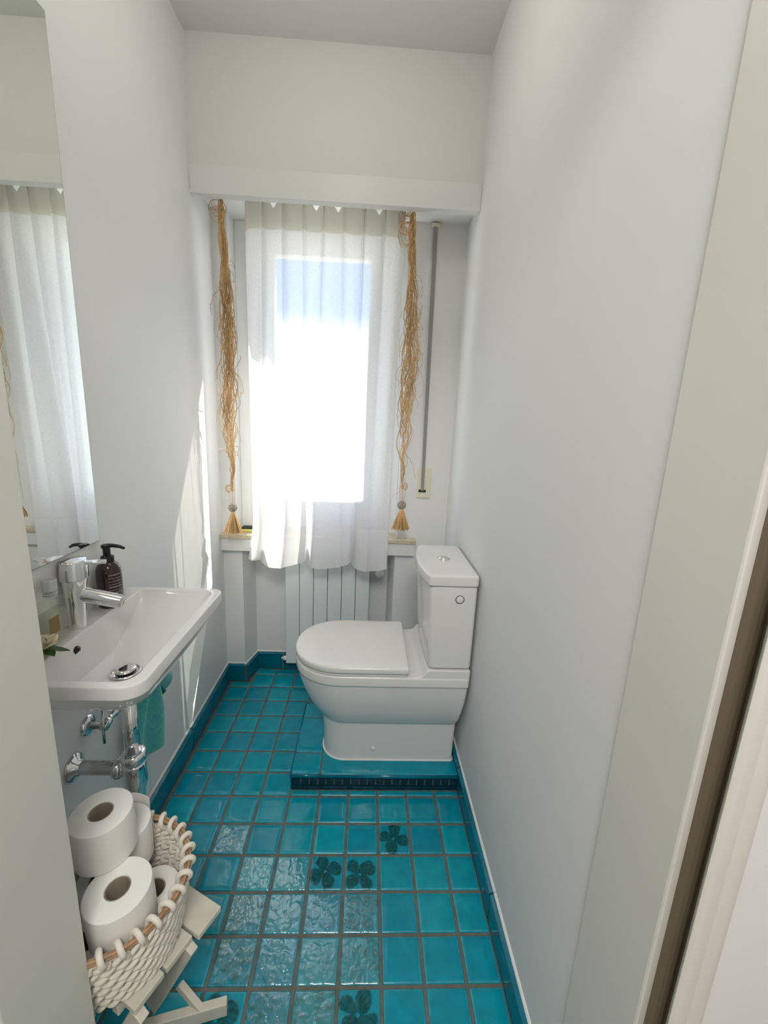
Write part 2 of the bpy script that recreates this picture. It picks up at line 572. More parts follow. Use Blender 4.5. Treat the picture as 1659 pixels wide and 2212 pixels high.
def tile_grid(g, x0, x1, y0, y1, z, base, floral=None, seed=0, lift=.0):
    n = 46 if floral is not None else 13
    e = [0, .0009, .0022, .0045]

    def axis(a, b):
        L = b - a
        inner = [e[-1] + (L - 2 * e[-1]) * k / (n - 6) for k in range(1, n - 6)]
        return [a + t for t in e] + [a + t for t in inner] + [b - t for t in reversed(e)]
    X = axis(x0, x1); Y = axis(y0, y1)
    nx, ny = len(X), len(Y)
    tx, ty = rnd.uniform(-.006, .006), rnd.uniform(-.006, .006)
    cx, cy = (x0 + x1) / 2, (y0 + y1) / 2
    v, c, f = [], [], []
    tone = rnd.uniform(.86, 1.12)
    ang0 = rnd.uniform(0, 2 * pi)
    fx, fy = cx + rnd.uniform(-.008, .008), cy + rnd.uniform(-.008, .008)
    for j, y in enumerate(Y):
        for i, x in enumerate(X):
            dx = min(x - x0, x1 - x); dy = min(y - y0, y1 - y); dd = min(dx, dy)
            ww = noise.noise(Vector((x * 16, y * 16, seed))) * .0007 + noise.noise(Vector((x * 45, y * 45, seed + 3))) * .00018
            h = ww + tx * (x - cx) + ty * (y - cy)
            if dd < .0045:
                h -= .0026 * (1 - dd / .0045) ** 2
            col = [base[0] * tone, base[1] * tone, base[2] * (tone * .5 + .5)]
            if floral is not None:
                r = sqrt((x - fx) ** 2 + (y - fy) ** 2); a = math.atan2(y - fy, x - fx) + ang0
                a += .35 * noise.noise(Vector((x * 30, y * 30, seed)))
                k = abs(cos(2 * a)) ** .45
                edge = (.010 + .044 * k) if floral == 1 else (.012 + .038 * k)
                q = max(0, min(1, (edge - r) / .006))
                if r < .004:
                    q = 0
                vein = .5 + .5 * sin(a * 22 + r * 400 + seed)
                s1 = noise.noise(Vector((x * 38, y * 70, seed + 9)))
                s2 = noise.noise(Vector((x * 95, y * 60, seed + 5)))
                rel = .0012 if floral in (0, 2) else .0008
                h += q * rel * .7 + rel * .5 * abs(s1) - .0006 * abs(s2)
                if floral == 1:
                    dk = q * (.80 + .18 * vein - .35 * max(0, 1 - abs(sin(2 * a)) * 0 - abs(s2) * 3) * .5)
                elif floral == 3:
                    dk = max(q * .45, min(1, abs(s1) * 1.7)) * .75
                elif floral == 0:
                    dk = min(1, abs(s1) * 1.5) * .35
                else:
                    dk = q * .25 + abs(s1) * .45
                pet = ((.01, .13, .13), (.001, .055, .052), (.06, .22, .22), (.01, .12, .11))[floral]
                col = [col[m] * (1 - dk) + pet[m] * dk for m in range(3)]
            if .0016 < dd < .0038:
                wob = .5 + .5 * noise.noise(Vector((x * 140, y * 140, 1)))
                col = [col[m] + (.22, .34, .36)[m] * wob * .55 for m in range(3)]
            v.append((x, y, z + h + lift)); c.append(col)
    for j in range(ny - 1):
        for i in range(nx - 1):
            f.append((j * nx + i, j * nx + i + 1, (j + 1) * nx + i + 1, (j + 1) * nx + i))
    # skirt
    bnd = [i for i in range(nx)] + [j * nx + nx - 1 for j in range(1, ny)] + [(ny - 1) * nx + i for i in range(nx - 2, -1, -1)] + [j * nx for j in range(ny - 2, 0, -1)]
    n0 = len(v)
    for b in bnd:
        v.append((v[b][0], v[b][1], z - .012)); c.append(list(base))
    m = len(bnd)
    for k in range(m):
        k2 = (k + 1) % m
        f.append((bnd[k], bnd[k2], n0 + k2, n0 + k))
    g.add(v, f, c)


floor = empty('floor', (-.22, .5, 0), kind='structure')
g = G()
g.box(XL, XR, -.36, YW, -.05, -.0032)
g.box(-.65, .06, YW, NY, -.05, -.0032)
g.build('grout', M_grout, floor, smooth=False)
TEAL = (.001, .315, .43)
g = G(); grel = G()
gg = .0040
for c in range(-8, 3):
    for r in range(-4, 13):
        x0, x1 = c * P + gg, (c + 1) * P - gg
        y0, y1 = r * P + gg, (r + 1) * P - gg
        x0 = max(x0, XL + .016); x1 = min(x1, XR - .016)
        if x1 - x0 < .012:
            continue
        if r >= 11:
            if r == 11:
                y1 = min(y1, 1.255)
            if c <= -7:
                y1 = min(y1, 1.194)
                if y0 > 1.18: continue
            if c >= 1:
                y1 = min(y1, 1.194)
                if y0 > 1.18: continue
            if r == 12:
                x0 = max(x0, -.628); x1 = min(x1, .04); y1 = min(y1, NY - .018)
                if x1 - x0 < .02: continue
        if c >= -3 and 6 <= r <= 8:
            continue
        if c >= -3 and r == 5:
            y1 = min(y1, .551)
        tile_grid(grel if FLORAL.get((c, r), 1) != 1 else g, x0, x1, y0, y1, 0, TEAL, FLORAL.get((c, r)), seed=c * 17 + r * 5)
g.build('glazed_tiles', M_tile, floor)
grel.build('relief_flower_tiles', M_relief, floor)

# raised tiled step under the toilet
SZ = .065
PX0, PX1, PY0, PY1 = -.315, XR - .014, .556, .948
G().box(PX0 + .004, PX1, PY0 + .006, PY1 - .003, -.01, SZ - .0035).build('raised_step', M_grout, floor, smooth=False)
g = G()
ys = [PY0, .658, .857, PY1]
for k in range(3):
    tile_grid(g, PX0, -.214, ys[k] + .001, ys[k + 1] - gg, SZ, TEAL, None, 50 + k)
xs = [-.208, PX1 + gg]
for k in range(1):
    tile_grid(g, xs[k], xs[k + 1] - gg * (1 - k), PY0, .69, SZ, (.003, .165, .25) if False else TEAL, None, 60 + k)
    tile_grid(g, xs[k], xs[k + 1] - gg * (1 - k), .694, PY1, SZ, TEAL, None, 70 + k)
g.build('step_tiles', M_tile, floor)
# bullnose lip, mosaic strip
g = G()
g.tube([(PX0, PY0 + .002, SZ - .010), (-.214, PY0 + .002, SZ - .010)], .0085, 12)
g.tube([(-.208, PY0 + .002, SZ - .010), (PX1, PY0 + .002, SZ - .010)], .0085, 12)
g.tube([(PX0 + .002, PY0, SZ - .010), (PX0 + .002, PY1, SZ - .010)], .0085, 12)
g.build('step_nosing', M_edge, floor)
g = G()
k = 0
x = PX0 + .006
while x < PX1 - .024:
    g.box(x, x + .0255, PY0 - .001, PY0 + .008, .018, .043)
    x += .0305
g.build('mosaic_strip', M_mosaic, floor, smooth=False, bevel=.0012)
g = G()
g.box(PX0, PX1, PY0 - .003, PY0 + .006, .0, .014)
g.box(PX0 - .002, PX0 + .006, PY0, PY1, .0, .05)
g.build('step_riser', M_mosaic, floor, smooth=False, bevel=.001)


# ------------------------------------------------------------------ tiled baseboards
def baseboard(name, segs):
    """segs: list of (ax, ay, bx, by, nx, ny): tile face between a and b with outward normal n"""
    e = empty(name, (segs[0][0], segs[0][1], 0), kind='structure')
    g = G(); gr = G(); ca = G()
    for ax, ay, bx, by, nx, ny in segs:
        n = Vector((nx, ny, 0)).normalized(); a = Vector((ax, ay, 0)); b = Vector((bx, by, 0))
        d = (b - a).normalized()
        t, h = .014, .090
        prof = [(0, 0), (t, 0), (t, h - .010), (t + .0035, h - .006), (t + .0035, h - .001), (t, h + .003), (.004, h + .0055), (0, h + .0055)]
        rings = []
        for p in (a + d * .0012, b - d * .0012):
            rings.append([p + n * o + Vector((0, 0, z)) for o, z in prof])
        g.loft(rings)
        gr.loft([[p + n * o + Vector((0, 0, z)) for o, z in [(0, 0), (t - .003, 0), (t - .003, h), (0, h)]] for p in (a, b)])
        # sealant at the top
        ca.loft([[p + n * o + Vector((0, 0, z)) for o, z in [(0, h), (.006, h + .0055), (.004, h + .0085), (0, h + .011)]] for p in (a, b)])
    g.build('baseboard_tiles', M_edge, e, angle=50, bevel=.0006, seg=1)
    gr.build('baseboard_joint', M_grout, e, smooth=False)
    ca.build('sealant_line', M_caulk, e, smooth=False)
    return e


baseboard('baseboard_left', [(XL, .742, XL, YW, 1, 0), (XL, .13, XL, .739, 1, 0), (XL, -.21, XL, .127, 1, 0)])
baseboard('baseboard_back', [(XL + .0, YW, NX0, YW, 0, -1), (NX0, YW - .014, -.634, NY, .97, -.25), (-.634, NY, -.50, NY, 0, -1), (-.496, NY, -.20, NY, 0, -1), (-.196, NY, .047, NY, 0, -1),
                             (.047, NY, NX1, YW - .014, -.97, -.2), (NX1, YW, XR, YW, 0, -1)])
baseboard('baseboard_right', [(XR, .137, XR, .56, -1, 0), (XR, -.21, XR, .134, -1, 0), (XR, .564, XR, YW, -1, 0)])

# ================================================================== radiator
ra = empty('radiator', (-.256, 1.27, .078), 'white flat-panel radiator in the niche under the window sill', 'radiator')
x = -.466
pw = (.420) / 6
for k in range(6):
    g = G()
    g.box(x + .0012, x + pw - .0012, 1.240, 1.252, .080, .655)
    g.box(x + .022, x + pw - .022, 1.252, 1.29, .085, .650)
    g.build('panel', M_rad, ra, smooth=False, bevel=.0022)
    x += pw
g = G()
for zz in (.635, .10):
    G().tube([(-.46, 1.275, zz), (-.055, 1.275, zz)], .017, 12).build('header_pipe', M_rad, ra)
G().tube([(-.26, 1.275, .5), (-.26, 1.329, .5)], .008, 8).build('bracket', M_rad, ra)
G().lathe([(.010, 0), (.012, .004), (.012, .018), (.006, .02), (.006, .03)], (-.462, 1.262, .097), (-1, 0, 0), 16).build('vent_plug', M_valve, ra)
g = G()
g.tube([(-.05, 1.275, .632), (-.02, 1.275, .632)], .010, 12)
g.tube([(-.02, 1.31, .632), (-.02, 1.262, .632)], .013, 12)
g.build('valve_body', M_valve, ra)
g = G()
N = 22
rings = []
for (r, h) in [(.014, 0), (.0225, .002), (.0235, .010), (.0225, .026), (.017, .030), (.004, .031)]:
    rings.append([Vector((.002, 1.262 - h, .592)) + Vector((cos(2 * pi * q / (2 * N)), 0, sin(2 * pi * q / (2 * N)))) * (r * (1 + (.05 if q % 2 else -.05))) for q in range(2 * N)])
g.loft(rings)
g.build('valve_knob', M_valve, ra, angle=40)

# ================================================================== toilet
TC = .715
wc = empty('toilet', (.05, TC, SZ), 'white close-coupled toilet with D-shaped lid closed on the blue tiled step', 'toilet')


def dring(xf, xb, hw, z, c=TC, n=20, rc=.012, a=None, nb=5):
    """D outline: elliptic front at xf (towards -X), square back at xb"""
    a = a if a else hw * 1.05
    out = []
    for k in range(n + 1):
        t = pi / 2 + pi * k / n
        ex = abs(cos(t)) ** .92
        ey = abs(sin(t)) ** .92 * (1 if sin(t) >= 0 else -1)
        out.append((xf + a - a * ex, c + hw * ey, z))
    for k in range(nb + 1):
        t = 1.5 * pi + pi / 2 * k / nb
        out.append((xb - rc + rc * cos(t), c - hw + rc + rc * sin(t), z))
    for k in range(nb + 1):
        t = pi / 2 * k / nb
        out.append((xb - rc + rc * cos(t), c + hw - rc + rc * sin(t), z))
    return out


secs = [(-.212, .288, .092, SZ, .090), (-.214, .288, .093, .15, .092), (-.219, .290, .096, .222, .096), (-.222, .290, .099, .238, .10), (-.230, .291, .112, .246, .112),
        (-.252, .293, .130, .275, .13), (-.276, .296, .1455, .315, .145), (-.296, .300, .158, .360, .16), (-.309, .302, .1655, .400, .17), (-.3135, .303, .1695, .430, .175),
        (-.3145, .303, .1705, .433, .178), (-.3195, .304, .1755, .437, .182), (-.3205, .304, .1765, .442, .184), (-.3205, .304, .1765, .466, .184), (-.318, .302, .174, .472, .182), (-.310, .296, .168, .474, .178)]
g = G()
g.loft([dring(xf, xb, hw, z, a=a) for xf, xb, hw, z, a in secs])
g.build('bowl', M_cer, wc, angle=75)
# plinth behind the seat on which the cistern stands, with concave sweep down to the seat
prof = [(.098, .470), (.108, .4735), (.120, .4745), (.134, .477), (.143, .483), (.149, .493), (.156, .500), (.170, .5035), (.303, .5035)]
g = G()
hw = .174
L = [(x, TC - hw, z) for x, z in prof]; R_ = [(x, TC + hw, z) for x, z in prof]
Lb = [(x, TC - hw, .462) for x, z in prof]; Rb = [(x, TC + hw, .462) for x, z in prof]
n = len(prof)
v = L + R_ + Lb + Rb
f = []
for k in range(n - 1):
    f += [(k, k + 1, n + k + 1, n + k), (k, 2 * n + k, 2 * n + k + 1, k + 1), (n + k, n + k + 1, 3 * n + k + 1, 3 * n + k), (2 * n + k, 3 * n + k, 3 * n + k + 1, 2 * n + k + 1)]
f += [(0, n, 3 * n, 2 * n), (n - 1, 3 * n - 1, 4 * n - 1, 2 * n - 1)]
g.add(v, f)
g.build('cistern_plinth', M_cer, wc, angle=60, bevel=.006, seg=3)
# lid and seat
lid = [(-.310, .086, .166, .4835, .176), (-.3205, .091, .1755, .4855, .186), (-.3225, .092, .1775, .490, .187), (-.3225, .092, .1775, .501, .187), (-.321, .0905, .176, .5065, .186),
       (-.315, .086, .170, .510, .181), (-.29, .068, .148, .5115, .158), (-.2, .0, .07, .5125, .08)]
G().loft([dring(xf, xb, hw, z, a=a, rc=.010) for xf, xb, hw, z, a in lid]).build('lid', M_seat, wc, angle=60)
lid = [(-.312, .080, .168, .4745, .178), (-.318, .085, .173, .476, .184), (-.318, .085, .173, .482, .184), (-.312, .080, .168, .4838, .178)]
G().loft([dring(xf, xb, hw, z, a=a, rc=.010) for xf, xb, hw, z, a in lid]).build('seat', M_seat, wc, angle=60)


def tring(x0, x1, hw, z, bulge, r=.012, n=14, c=TC, q=5):
    """cistern outline: flat back, front (towards -X) bowed outward by bulge"""
    out = []
    for k in range(q + 1):
        t = pi / 2 * k / q
        out.append((x1 - r + r * cos(t), c + hw - r + r * sin(t), z))
    for k in range(q + 1):
        t = pi / 2 + pi / 2 * k / q
        out.append((x0 + r + r * cos(t), c + hw - r + r * sin(t), z))
    for k in range(1, n):
        u = -1 + 2 * k / n
        out.append((x0 - bulge * (1 - u * u) * (1 if True else 0), c - u * (hw - r), z))
    for k in range(q + 1):
        t = pi + pi / 2 * k / q
        out.append((x0 + r + r * cos(t), c - hw + r + r * sin(t), z))
    for k in range(q + 1):
        t = 1.5 * pi + pi / 2 * k / q
        out.append((x1 - r + r * cos(t), c - hw + r + r * sin(t), z))
    return out


g = G()
g.loft([tring(.168, .296, .158, .5045, .004), tring(.160, .302, .167, .508, .005), tring(.156, .303, .1705, .516, .006), tring(.150, .303, .172, .62, .012), tring(.146, .303, .173, .75, .017), tring(.144, .303, .173, .806, .018), tring(.150, .300, .168, .810, .016)])
g.build('cistern', M_cer, wc, angle=60)
g = G()
g.loft([tring(.146, .302, .171, .8105, .019), tring(.138, .3045, .1755, .8125, .021), tring(.1365, .3050, .1765, .817, .022), tring(.1365, .3050, .1765, .842, .022), tring(.139, .303, .174, .8475, .021), tring(.146, .297, .168, .850, .019), tring(.18, .27, .12, .8508, .01)])
g.build('cistern_lid', M_cer, wc, angle=60)
bt = G().lathe([(.0, 0), (.024, 0), (.0245, .0035), (.021, .0055), (.019, .0045)], (.213, TC - .005, .8495), (0, 0, 1), 32, cap0=True, cap1=False).build('flush_button', M_chrome, wc)
G().lathe([(.019, .004), (.018, .0075), (.013, .0105), (.006, .0120), (.001, .0124)], (.213, TC - .005, .8495), (0, 0, 1), 32, cap0=False).build('button_dome', M_chrome, bt)
G().lathe([(.0125, -.001), (.0125, .0012), (.0105, .002), (.0005, .002)], (.245, TC - .1725, .766), (0, -1, 0), 28).build('inlet_plug', M_cer, wc)
G().lathe([(.0152, 0), (.0152, .0012), (.0128, .0013), (.0128, 0)], (.245, TC - .1722, .766), (0, -1, 0), 28, cap0=False, cap1=False).build('plug_ring', mat('dark_grey_ring', (.08, .08, .08), .6), wc)  # thin dark grey ring round the inlet plug
G().lathe([(.009, -.002), (.009, .003), (.006, .0055), (.001, .006)], (-.018, TC - .093, .117), (0, -1, 0), 20).build('screw_cap', M_seat, wc)
# sealant bead round the foot
rg = dring(-.2145, .289, .094, SZ + .002, a=.092)
G().tube(rg, .0038, 8, closed=True).build('sealant_bead', M_caulk, wc)

# ================================================================== wash basin
BZ = .842
BX0, BX1, BY0, BY1 = XL, -.476, -.058, .407
ba = empty('wash_basin', (-.62, .17, .72), 'small white wall-hung wash basin with a raised rim', 'basin')


def bring(i, z, r, i0=0):
    return rrect(BX0 + i0, BX1 - i, BY0 + i, BY1 - i, [max(.004, r), .004, .004, max(.004, r)], z, 8)


def inr(x0, x1, y0, y1, r, z):
    return rrect(x0, x1, y0, y1, r, z, 8)


rings = [
    rrect(-.74, -.545, .06, .27, [.05, .02, .02, .05], .728, 8),
    rrect(-.75, -.525, .015, .315, [.055, .012, .012, .055], .738, 8),
    rrect(BX0, -.505, -.020, .352, [.055, .006, .006, .055], .768, 8),
    rrect(BX0, -.490, -.038, .383, [.048, .004, .004, .05], .797, 8),
    rrect(BX0, -.4825, -.046, .396, [.042, .004, .004, .045], .8105, 8),
    rrect(BX0, -.4805, -.049, .400, [.040, .004, .004, .043], .8115, 8),
    rrect(BX0, -.4765, -.0570, .4055, [.034, .004, .004, .040], .8145, 8),
    rrect(BX0, -.476, -.058, .406, [.033, .004, .004, .040], .8165, 8),
    rrect(BX0, -.476, -.058, .406, [.033, .004, .004, .040], .8370, 8),
    rrect(BX0, -.4775, -.0565, .4045, [.032, .004, .004, .039], .8405, 8),
    rrect(BX0, -.481, -.053, .401, [.028, .004, .004, .036], .8420, 8),
    rrect(-.7070, -.4985, -.041, .385, [.022, .010, .010, .032], .8420, 8),
    rrect(-.7045, -.5000, -.0392, .3838, [.022, .011, .011, .032], .8413, 8),
    rrect(-.7022, -.5012, -.0378, .3824, [.022, .012, .012, .032], .8393, 8),
    rrect(-.7008, -.5025, -.0368, .3810, [.022, .012, .012, .032], .8360, 8),
    rrect(-.697, -.508, -.030, .372, [.024, .014, .014, .032], .824, 8),
    rrect(-.692, -.516, -.018, .342, [.028, .018, .018, .034], .802, 8),
    rrect(-.686, -.527, -.002, .292, [.030, .022, .022, .036], .780, 8),
    rrect(-.676, -.543, .018, .230, [.033, .028, .028, .038], .762, 8),
    rrect(-.655, -.560, .055, .190, [.035, .03, .03, .035], .752, 8),
    rrect(-.640, -.580, .095, .160, [.028, .028, .028, .028], .7475, 8),
]
# make the tap ledge: the part of the rim ring between wall and bowl is flat
g = G()
g.loft(rings)
g.build('basin', M_cer2, ba, angle=28)
G().lathe([(.0115, 0), (.0115, -.012), (.001, -.012)], (-.6955, .106, .8135), (1, 0, -.22), 20, cap0=False).build('overflow_hole', M_dark, ba)
G().lathe([(.0001, .0008), (.0088, .0008), (.0088, -.002)], (-.6945, .106, .8130), (1, 0, -.22), 24, cap1=False).build('overflow_opening', M_dark, ba)
dr = G().lathe([(.014, -.004), (.027, -.001), (.032, .0020), (.033, .0035), (.030, .0050), (.024, .0035), (.019, -.002)], (-.610, .128, .7500), (0, 0, 1), 36, cap1=False).build('drain_ring', M_chrome, ba)
G().lathe([(.018, .004), (.0215, .0065), (.0225, .0095), (.0205, .012), (.012, .0128), (.001, .013)], (-.610, .128, .7500), (0, 0, 1), 36).build('pop_up_plug', M_chrome, dr)
G().lathe([(.018, 0), (.018, .006)], (-.610, .128, .7490), (0, 0, 1), 24).build('drain_gap', M_dark, dr)

# waste: tailpipe, trap, wall pipe
tp = empty('waste_trap', (-.612, .13, .40), 'chrome waste pipe and bottle trap under the wash basin', 'trap')
cx, cy = -.612, .13
G().lathe([(.030, .730), (.031, .712), (.026, .706), (.024, .694), (.0205, .690)], (cx, cy, 0), n=28).build('drain_flange', M_chrome, tp)
G().lathe([(.0165, .700), (.0165, .51)], (cx, cy, 0), n=28).build('tailpipe', M_chrome, tp)
G().lathe([(.019, .540), (.026, .538), (.0285, .530), (.0285, .518), (.025, .512), (.024, .508)], (cx, cy, 0), n=28).build('compression_nut', M_chrome, tp)
G().lathe([(.0245, .510), (.0255, .505), (.0265, .475), (.0275, .462), (.0265, .452), (.020, .430), (.0185, .405), (.0185, .36), (.012, .352), (.001, .351)], (cx, cy, 0), n=28).build('trap_cup', M_chrome, tp)
g = G().tube([(cx - .018, cy, .490), (cx - .05, cy, .492), (XL + .02, cy, .492), (XL + .002, cy, .492)], .0160, 24)
g.build('wall_pipe', M_chrome2, tp)
G().lathe([(.016, 0), (.0235, .001), (.0245, .006), (.022, .014), (.018, .017)], (cx - .043, cy, .491), (1, 0, 0), 28).build('arm_nut', M_chrome, tp)
G().lathe([(.034, 0), (.034, .002), (.030, .008), (.019, .012), (.0165, .020)], (XL + .0005, cy, .492), (1, 0, 0), 32).build('wall_rosette', M_chrome, tp)

# angle valve under the basin
av = empty('angle_valve', (XL, .195, .555), 'chrome angle valve with round rosette on the wall under the basin', 'valve')
G().lathe([(.027, 0), (.027, .002), (.022, .008), (.010, .011)], (XL + .0005, .192, .558), (1, 0, 0), 28).build('rosette', M_chrome, av)
G().lathe([(.009, .0), (.009, .03), (.012, .031), (.012, .045), (.009, .047)], (XL + .005, .192, .558), (1, 0, 0), 20).build('valve_stem', M_chrome2, av)
g = G()
g.lathe([(.013, 0), (.013, .014), (.009, .016), (.009, .034), (.0125, .036), (.0125, .052), (.008, .054), (.008, .075)], (XL + .042, .192, .560), (0, 1, .12), 20)
g.build('valve_body', M_chrome, av)
g = G()
g.tube([(XL + .045, .185, .605), (XL + .046, .180, .56), (XL + .048, .176, .52)], .0035, 8)
g.build('pull_rod', M_chrome2, av)
g = G()
g.tube([(XL + .045, .26, .566), (XL + .05, .275, .60), (XL + .05, .26, .65), (XL + .055, .22, .70), (XL + .06, .19, .735)], .005, 8)
g.build('supply_hose', M_chrome2, av)

# ------------------------------------------------------------------ tap
TX, TY = -.7285, .163
tap = empty('mixer_tap', (TX, TY, BZ), 'chrome single-lever mixer tap on the basin ledge', 'tap')


def oval(c, rx, ry, n=28):
    return [(c[0] + rx * cos(2 * pi * k / n), c[1] + ry * sin(2 * pi * k / n), c[2]) for k in range(n)]


G().loft([oval((TX, TY, BZ - .001), .0185, .0175), oval((TX, TY, BZ + .004), .0185, .0175), oval((TX, TY + .002, BZ + .05), .0195, .0195), oval((TX, TY + .004, BZ + .09), .022, .0225), oval((TX + .001, TY + .006, BZ + .114), .0245, .026), oval((TX + .001, TY + .006, BZ + .1155), .0235, .025)]).build('tap_body', M_chrome, tap, angle=60)
hd = G().loft([oval((TX + .001, TY + .006, BZ + .1160), .0255, .0285), oval((TX + .001, TY + .006, BZ + .1175), .0268, .0305), oval((TX + .001, TY + .007, BZ + .140), .0262, .0298), oval((TX + .001, TY + .008, BZ + .156), .0250, .0288), oval((TX + .001, TY + .008, BZ + .1585), .0225, .0265), oval((TX + .001, TY + .008, BZ + .1592), .010, .011)]).build('tap_head', M_chrome, tap, angle=50)
g = G()
a = Vector((TX + .018, TY + .012, BZ + .151)); b = Vector((TX + .058, TY + .034, BZ + .148))
g.obox(a, b, (0, 1, 0), .016, .007)
g.build('lever', M_chrome, hd, bevel=.0022, seg=3)
g = G()
a = Vector((TX + .010, TY + .006, BZ + .080)); b = Vector((TX + .086, TY + .026, BZ + .053))
pts = [a + (b - a) * t for t in (0, .12, .8, 1)]
g.tube(pts, [.0150, .0178, .0168, .0160], 24)
g.build('spout', M_chrome, tap, angle=50)
g = G()
d = (b - a).normalized()
g.tube([b - d * .002, b + d * .004], [.0140, .0130], 20)
g.build('aerator', M_chrome2, tap, angle=50)

# ------------------------------------------------------------------ soap dispenser
SX, SY = -.722, .283
sd = empty('soap_dispenser', (SX, SY, BZ), 'dark maroon soap bottle with a black pump behind the tap', 'soap dispenser')
g = G()
prof = [(.024, 0), (.0275, .002), (.0285, .006), (.0285, .088), (.0275, .100), (.023, .110), (.015, .116), (.0125, .118)]
g.lathe(prof, (SX, SY, BZ), n=36)
g.build('bottle', M_soap, sd, angle=60)
g = G()
g.lathe([(.0135, .114), (.0150, .115), (.0150, .130), (.0125, .132), (.0085, .134), (.0085, .152), (.011, .153), (.012, .158), (.010, .161), (.001, .162)], (SX, SY, BZ), n=24)
g.build('pump', M_black, sd, angle=50)
g = G()
g.tube([(SX - .004, SY, BZ + .1565), (SX + .012, SY + .003, BZ + .158), (SX + .030, SY + .006, BZ + .155), (SX + .040, SY + .008, BZ + .149)], [.0052, .005, .0042, .0034], 12)
g.build('nozzle', M_black, sd)
# printed lines on the bottle (small pale dashes)
g = G()
rr = random.Random(3)
dirc = math.atan2(CAM_POS.y - SY, CAM_POS.x - SX) + .42
for li in range(9):
    z = BZ + .086 - li * .0078
    a0 = dirc - .50
    hh = .0030 if li in (0, 4, 6) else .0016
    while a0 < dirc + .62:
        L_ = rr.uniform(.03, .09)
        vv = []
        for q in (0, 1):
            for zz in (0, hh):
                an = a0 + L_ * q
                vv.append((SX + .0288 * cos(an), SY + .0288 * sin(an), z + zz))
        g.add(vv, [(0, 2, 3, 1)])
        a0 += L_ + rr.uniform(.02, .05)
g.build('printed_text', M_print, sd, smooth=False)

# ------------------------------------------------------------------ perfume bottle
PXc, PYc = -.7300, .098
pf = empty('perfume_bottle', (PXc, PYc, BZ), 'clear glass cologne bottle with silver cap at the near end of the ledge', 'bottle')


def pring(hx, hy, r, z):
    return rrect(PXc - hx, PXc + hx, PYc - hy, PYc + hy, r, BZ + z, 5)


g = G().loft([pring(.0145, .0345, .003, 0), pring(.0155, .0355, .004, .003), pring(.0155, .0355, .005, .082), pring(.015, .033, .010, .092), pring(.013, .024, .012, .099), pring(.0105, .0115, .0104, .103), pring(.0095, .0098, .0094, .110), pring(.0095, .0098, .0094, .116)])
g.build('glass_body', M_bottle, pf, angle=50)
g = G().loft([pring(.0105, .030, .004, .006), pring(.0105, .030, .004, .072)])
g.build('cologne', glassmat('cologne_liquid', (.965, .975, .92)), pf, angle=50)
g = G()
for z in (.104, .108, .112):
    g.lathe([(.0115, z), (.0128, z + .0015), (.0115, z + .003)], (PXc, PYc, BZ), n=24)
g.build('neck_ring', M_cap, pf)
G().lathe([(.0125, .116), (.0135, .117), (.0135, .138), (.0125, .140), (.001, .140)], (PXc, PYc, BZ), n=28).build('cap', M_cap, pf, angle=50)
G().box(PXc + .0156, PXc + .0160, PYc - .033, PYc - .006, BZ + .030, BZ + .066).build('label', M_label, pf, smooth=False)

# ------------------------------------------------------------------ rose lying on the ledge
rx, ry, rz = -.708, .033, .874
rs = empty('artificial_rose', (rx, ry, BZ), 'cream rose bloom with green leaves leaning at the near end of the basin', 'flower')
rr = random.Random(5)
g = G()
for k in range(15):
    lay = k // 5
    a = 2 * pi * k / 5 + lay * .6 + rr.uniform(-.2, .2)
    R0 = (.006, .012, .018)[lay]
    tilt = (.15, .45, .9)[lay]
    n = 6
    v = []
    for i in range(n + 1):
        for j in range(n + 1):
            s_ = -1 + 2 * i / n; t = j / n
            wid = .010 * (1 + lay * .3) * sin(pi * (.15 + .75 * t)) * s_
            hgt = .020 * t
            rad = R0 * .35 + hgt * sin(tilt) + .004 * t * t * (lay + .2) - .12 * wid * wid / .01
            v.append((rx + rad * cos(a) - wid * sin(a), ry + rad * sin(a) + wid * cos(a), rz - .008 + hgt * cos(tilt) + .002 * sin(5 * s_ + k)))
    f = [(i * (n + 1) + j, (i + 1) * (n + 1) + j, (i + 1) * (n + 1) + j + 1, i * (n + 1) + j + 1) for i in range(n) for j in range(n)]
    g.add(v, f)
g.build('petals', M_petal, rs)
g = G()
for (ax_, ln, w_, dz) in ((.5, .036, .010, -.012), (-.4, .028, .009, -.006), (1.6, .028, .009, -.010), (2.6, .025, .008, -.008)):
    v = []; n = 8
    for i in range(n + 1):
        t = i / n; ww = w_ * sin(pi * min(1, t * .95 + .03))
        c = Vector((rx, ry, rz - .010)) + Vector((cos(ax_), sin(ax_), 0)) * (.006 + ln * t) + Vector((0, 0, dz * t * 1.3))
        sd_ = Vector((-sin(ax_), cos(ax_), 0))
        v += [c - sd_ * ww, c + Vector((0, 0, -.002)), c + sd_ * ww]
    f = []
    for i in range(n):
        for j in range(2):
            f.append((i * 3 + j, i * 3 + j + 1, i * 3 + 4 + j, i * 3 + 3 + j))
    g.add(v, f)
g.build('leaves', M_leaf, rs)
G().tube([(rx, ry, rz - .008), (rx + .001, ry - .002, rz - .018), (rx, ry - .006, BZ + .003)], .0028, 8).build('stem', M_leaf, rs)

# ------------------------------------------------------------------ mirror
mi = empty('wall_mirror', (XL, -.1, 1.006), 'tall frameless mirror on the left wall above the basin', 'mirror')
G().box(XL + .001, XL + .0055, -.50 + .20, .303, 1.006, 2.101).build('backing', M_mirror_edge, mi, smooth=False)
G().box(XL + .0055, XL + .0062, -.2985 + .0, .3015, 1.0075, 2.0995).build('mirror_glass', M_mirror, mi, smooth=False)

# ================================================================== towel on its hook
tw = empty('hand_towel', (-.73, .42, .54), 'turquoise terry hand towel bunched and hanging under the basin', 'towel')


